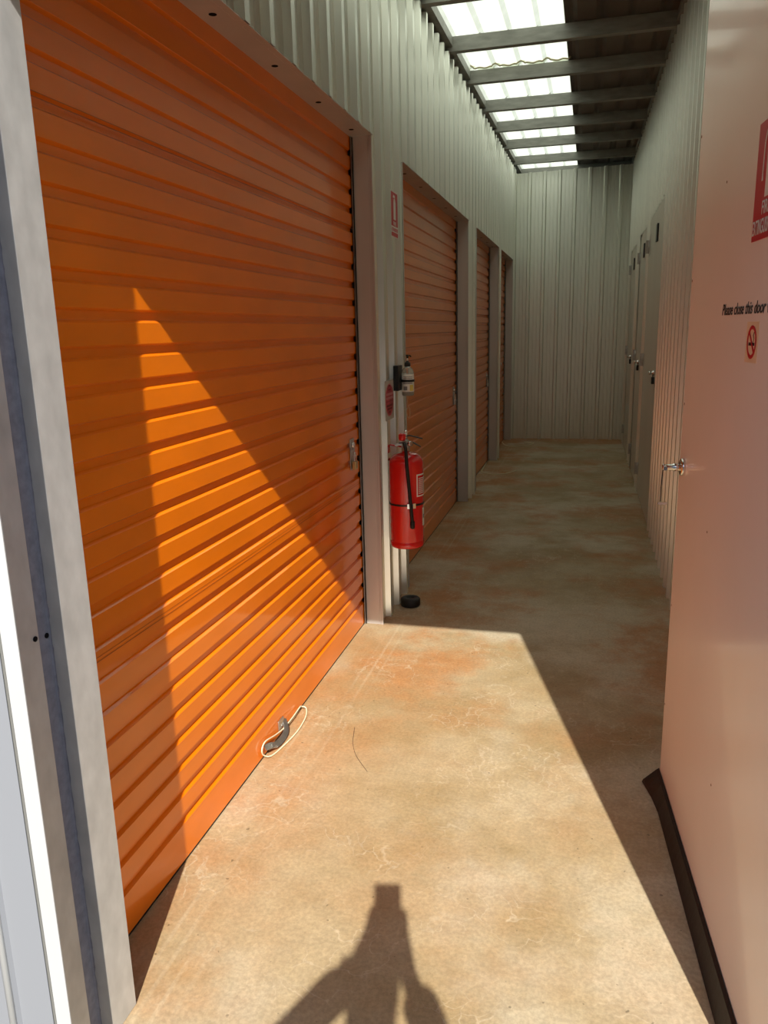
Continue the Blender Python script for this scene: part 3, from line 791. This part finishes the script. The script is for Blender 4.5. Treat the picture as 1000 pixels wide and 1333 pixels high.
mb = MB(); wrap(mb, 1.17, 1.55, .150, .170, R + .0010); mb.build('label_print', M['label_grey'], ex)
mb = MB(); wrap(mb, -2.4, -1.5, .440, .452, .0905); mb.build('shoulder_mark', M['red'], ex)
# hook back to the wall
mb = MB(); mb.tube([A(-.5, .02, .514), Vector((XL_CREST - EC.x + .004, .10, .506)), Vector((XL_CREST - EC.x + .002, .10, .506))], .004, 8)
mb.box(XL_CREST - EC.x + .0005, XL_CREST - EC.x + .003, .055, .095, .47, .51); mb.build('wall_hook', M['red'], ex)

# small black puck on the floor at the wall foot
mb = MB(); mb.lathe([(0, 0), (.050, 0), (.055, .006), (.055, .038), (.048, .046), (.022, .048), (.018, .042), (0, .041)], (0, 0, 0), n=32)
o = mb.build('rubber_puck', M['black_rubber']); o.location = (-.912, 4.00, 0)
tag(o, 'round black rubber puck on the floor below the extinguisher', 'rubber puck')

# ------------------------------------------------------------------ the photographer, whose shadow falls on the floor
def skinned(name, verts, edges, radii, mat, parent=None, sub=2, rootv=0):
    me = bpy.data.meshes.new(name); me.from_pydata(verts, edges, []); me.update()
    o = bpy.data.objects.new(name, me); COL.objects.link(o)
    s = o.modifiers.new('skin', 'SKIN'); s.use_smooth_shade = True
    if not me.skin_vertices: 
        me.attributes  # layer is created with the modifier below
    bmx = bmesh.new(); bmx.from_mesh(me); lay = bmx.verts.layers.skin.verify(); bmx.verts.ensure_lookup_table()
    for v, r in zip(bmx.verts, radii):
        v[lay].radius = (r, r) if not isinstance(r, tuple) else r
        v[lay].use_root = v.index == rootv
    bmx.to_mesh(me); bmx.free()
    q = o.modifiers.new('sub', 'SUBSURF'); q.levels = sub; q.render_levels = sub
    me.materials.append(mat)
    if parent: o.parent = parent
    return o
class Sk:
    def __init__(s): s.v = []; s.e = []; s.r = []
    def n(s, p, r, prev=None):
        s.v.append(tuple(p)); s.r.append(r)
        if prev is not None: s.e.append((prev, len(s.v) - 1))
        return len(s.v) - 1
cx = .065; by = -.46
el = {-1: Vector((-.30, -.20, 1.10)), 1: Vector((.235, -.20, 1.10))}
wr_ = {-1: Vector((-.062, -.060, 1.310)), 1: Vector((.064, -.060, 1.310))}
pm = {-1: Vector((-.044, -.034, 1.365)), 1: Vector((.048, -.034, 1.365))}
sh = {-1: Vector((cx - .165, by, 1.345)), 1: Vector((cx + .165, by, 1.345))}
def arms(S, chest, hand=True, k=1., upto=1.):
    for s in (-1, 1):
        a = S.n(sh[s], .052 * k, chest); b = S.n(sh[s].lerp(el[s], .5), .044 * k, a); e = S.n(el[s], .038 * k, b)
        m = S.n(el[s].lerp(wr_[s], .5), .034 * k, e)
        if not hand: S.n(el[s].lerp(wr_[s], .95), .050, m); continue
        w = S.n(wr_[s], .023, m); p = S.n(pm[s], (.022, .016), w)
        inward = -s
        px = .002 + s * .030                         # edge of the phone
        for i, (dz, ln) in enumerate(((.052, .9), (.036, 1.), (.018, .95), (.0, .8))):
            q0 = Vector((px + s * .016, -.004, 1.375 + dz * .8)); q1 = Vector((px + s * .010, .006 , 1.378 + dz)); q2 = Vector((px - s * .018 * ln, .004, 1.376 + dz * .95))
            f = S.n(pm[s].lerp(q0, .75), .010, p); f = S.n(q0, .0088, f); f = S.n(q1, .0082, f); S.n(q2, .0072, f)
        t0 = Vector((px + s * .014, -.040, 1.372)); t1 = Vector((px + s * .002, -.036, 1.400)); t2 = Vector((px - s * .012, -.026, 1.418))
        f = S.n(t0, .0115, p); f = S.n(t1, .010, f); S.n(t2, .0085, f)
S = Sk()
pel = S.n((cx, by, .86), (.15, .10)); wa = S.n((cx, by, 1.02), (.125, .09), pel); ch = S.n((cx, by, 1.22), (.145, .10), wa)
nb = S.n((cx, by, 1.345), .058, ch); nk = S.n((cx, by + .04, 1.425), .048, nb)
h1 = S.n((cx, by + .095, 1.52), (.062, .066), nk); h2 = S.n((cx, by + .095, 1.59), (.070, .082), h1); h3 = S.n((cx, by + .09, 1.645), (.055, .065), h2)
S.n((cx, by + .178, 1.56), .011, h1)
arms(S, ch)
for s in (-1, 1):
    hp_ = S.n((cx + s * .085, by, .80), .085, pel); kn = S.n((cx + s * .10, by + .02, .46), .052, hp_); cf = S.n((cx + s * .105, by, .30), .048, kn)
    an = S.n((cx + s * .11, by - .02, .09), .034, cf); S.n((cx + s * .115, by + .10, .035), .034, an)
person = skinned('person', S.v, S.e, S.r, M['skin'])
tag(person, 'person outside the doorway holding up a phone, seen only as a shadow', 'person')
T = Sk(); p_ = T.n((cx, by, .80), (.165, .115)); w_ = T.n((cx, by, 1.02), (.14, .105), p_); c_ = T.n((cx, by, 1.22), (.158, .113), w_); T.n((cx, by, 1.335), .062, c_)
arms(T, c_, False, 1.22)
skinned('shirt', T.v, T.e, T.r, M['shirt'], person)
T = Sk(); p_ = T.n((cx, by, .88), (.155, .108))
for s in (-1, 1):
    a_ = T.n((cx + s * .085, by, .78), .098, p_); k_ = T.n((cx + s * .10, by + .02, .46), .066, a_); T.n((cx + s * .11, by - .015, .11), .052, k_)
skinned('trousers', T.v, T.e, T.r, M['denim'], person)
for s in (-1, 1):
    T = Sk(); a_ = T.n((cx + s * .11, by - .05, .045), .043); b_ = T.n((cx + s * .112, by + .04, .040), .042, a_); T.n((cx + s * .116, by + .13, .034), .036, b_)
    skinned('shoe', T.v, T.e, T.r, M['shoe'], person)
T = Sk(); a_ = T.n((cx, by + .055, 1.655), (.066, .074)); b_ = T.n((cx, by + .025, 1.605), (.072, .066), a_); T.n((cx, by + .025, 1.52), (.060, .045), b_)
skinned('hair', T.v, T.e, T.r, M['hair'], person)
for s in (-1, 1):
    mb = MB(); mb.lathe([(.001, -.011), (.008, -.008), (.011, 0), (.008, .008), (.001, .011)], (cx + s * .030, by + .163, 1.585), n=12); mb.build('eye', M['white_sign'], person)
    mb = MB(); mb.lathe([(.001, -.030), (.010, -.022), (.013, 0), (.010, .022), (.001, .030)], (cx + s * .077, by + .09, 1.565), n=12); mb.build('ear', M['skin'], person)
mb = MB(); mb.tube([(cx - .022, by + .160, 1.525), (cx, by + .168, 1.523), (cx + .022, by + .160, 1.525)], .005, 8); mb.build('mouth', new_mat('lips', (.42, .16, .14), .5), person)

# ------------------------------------------------------------------ camera
p, yw, rl = [math.radians(a) for a in (13.16399922, 14.74882576, -1.37352926)]
fw = Vector((-math.sin(yw) * math.cos(p), math.cos(yw) * math.cos(p), -math.sin(p)))
rt = Vector((math.cos(yw), math.sin(yw), 0)); up = rt.cross(fw)
c_, s_ = math.cos(rl), math.sin(rl); rt2 = rt * c_ + up * s_; up2 = up * c_ - rt * s_
cam = bpy.data.cameras.new('camera'); co = bpy.data.objects.new('camera', cam); COL.objects.link(co)
cam.sensor_fit = 'HORIZONTAL'; cam.sensor_width = 36.; cam.lens = 1005 * 36 / 1000; cam.clip_start = .02
mt = Matrix((rt2, up2, -fw)).transposed().to_4x4(); mt.translation = (0, 0, 1.5); co.matrix_world = mt
sc.camera = co
# the phone sits just behind the lens
ph = thing('smartphone', 'dark smartphone held upright in both hands outside the doorway', 'phone')
ph.matrix_world = mt
mb = MB(); mb.box(-.035, .0390, -.132, .0145, .006, .014); mb.build('phone_body', M['glass'], ph, bevel=.002)
mb = MB(); mb.box(-.032, .036, -.128, .0105, .0141, .0146); mb.build('screen', M['black'], ph)

# ------------------------------------------------------------------ light: sun through the doorway, open sky
sd_ = Vector((-.273, 1, -.842)).normalized()
sun = bpy.data.lights.new('sun', 'SUN'); sun.energy = 6.8; sun.angle = math.radians(.53); sun.color = (1., .95, .86)
so = bpy.data.objects.new('sun', sun); COL.objects.link(so)
so.rotation_euler = sd_.to_track_quat('-Z', 'Y').to_euler(); so.location = (3, -8, 8)
w = bpy.data.worlds.new('sky'); sc.world = w; w.use_nodes = True
nt = w.node_tree; bg = nt.nodes['Background']
sky = nt.nodes.new('ShaderNodeTexSky'); sky.sky_type = 'NISHITA'; sky.sun_disc = False
sky.sun_elevation = math.radians(39.1); sky.sun_rotation = math.radians(180 - 15.3); sky.air_density = 1.; sky.dust_density = 1.2
nt.links.new(sky.outputs[0], bg.inputs[0]); bg.inputs[1].default_value = .12

sc.view_settings.view_transform = 'Standard'; sc.view_settings.look = 'None'; sc.view_settings.gamma = 1.
sc.view_settings.exposure = .25; sc.view_settings.use_curve_mapping = False
sc.cycles.max_bounces = 14; sc.cycles.diffuse_bounces = 8; sc.cycles.glossy_bounces = 5
sc.cycles.use_denoising = True
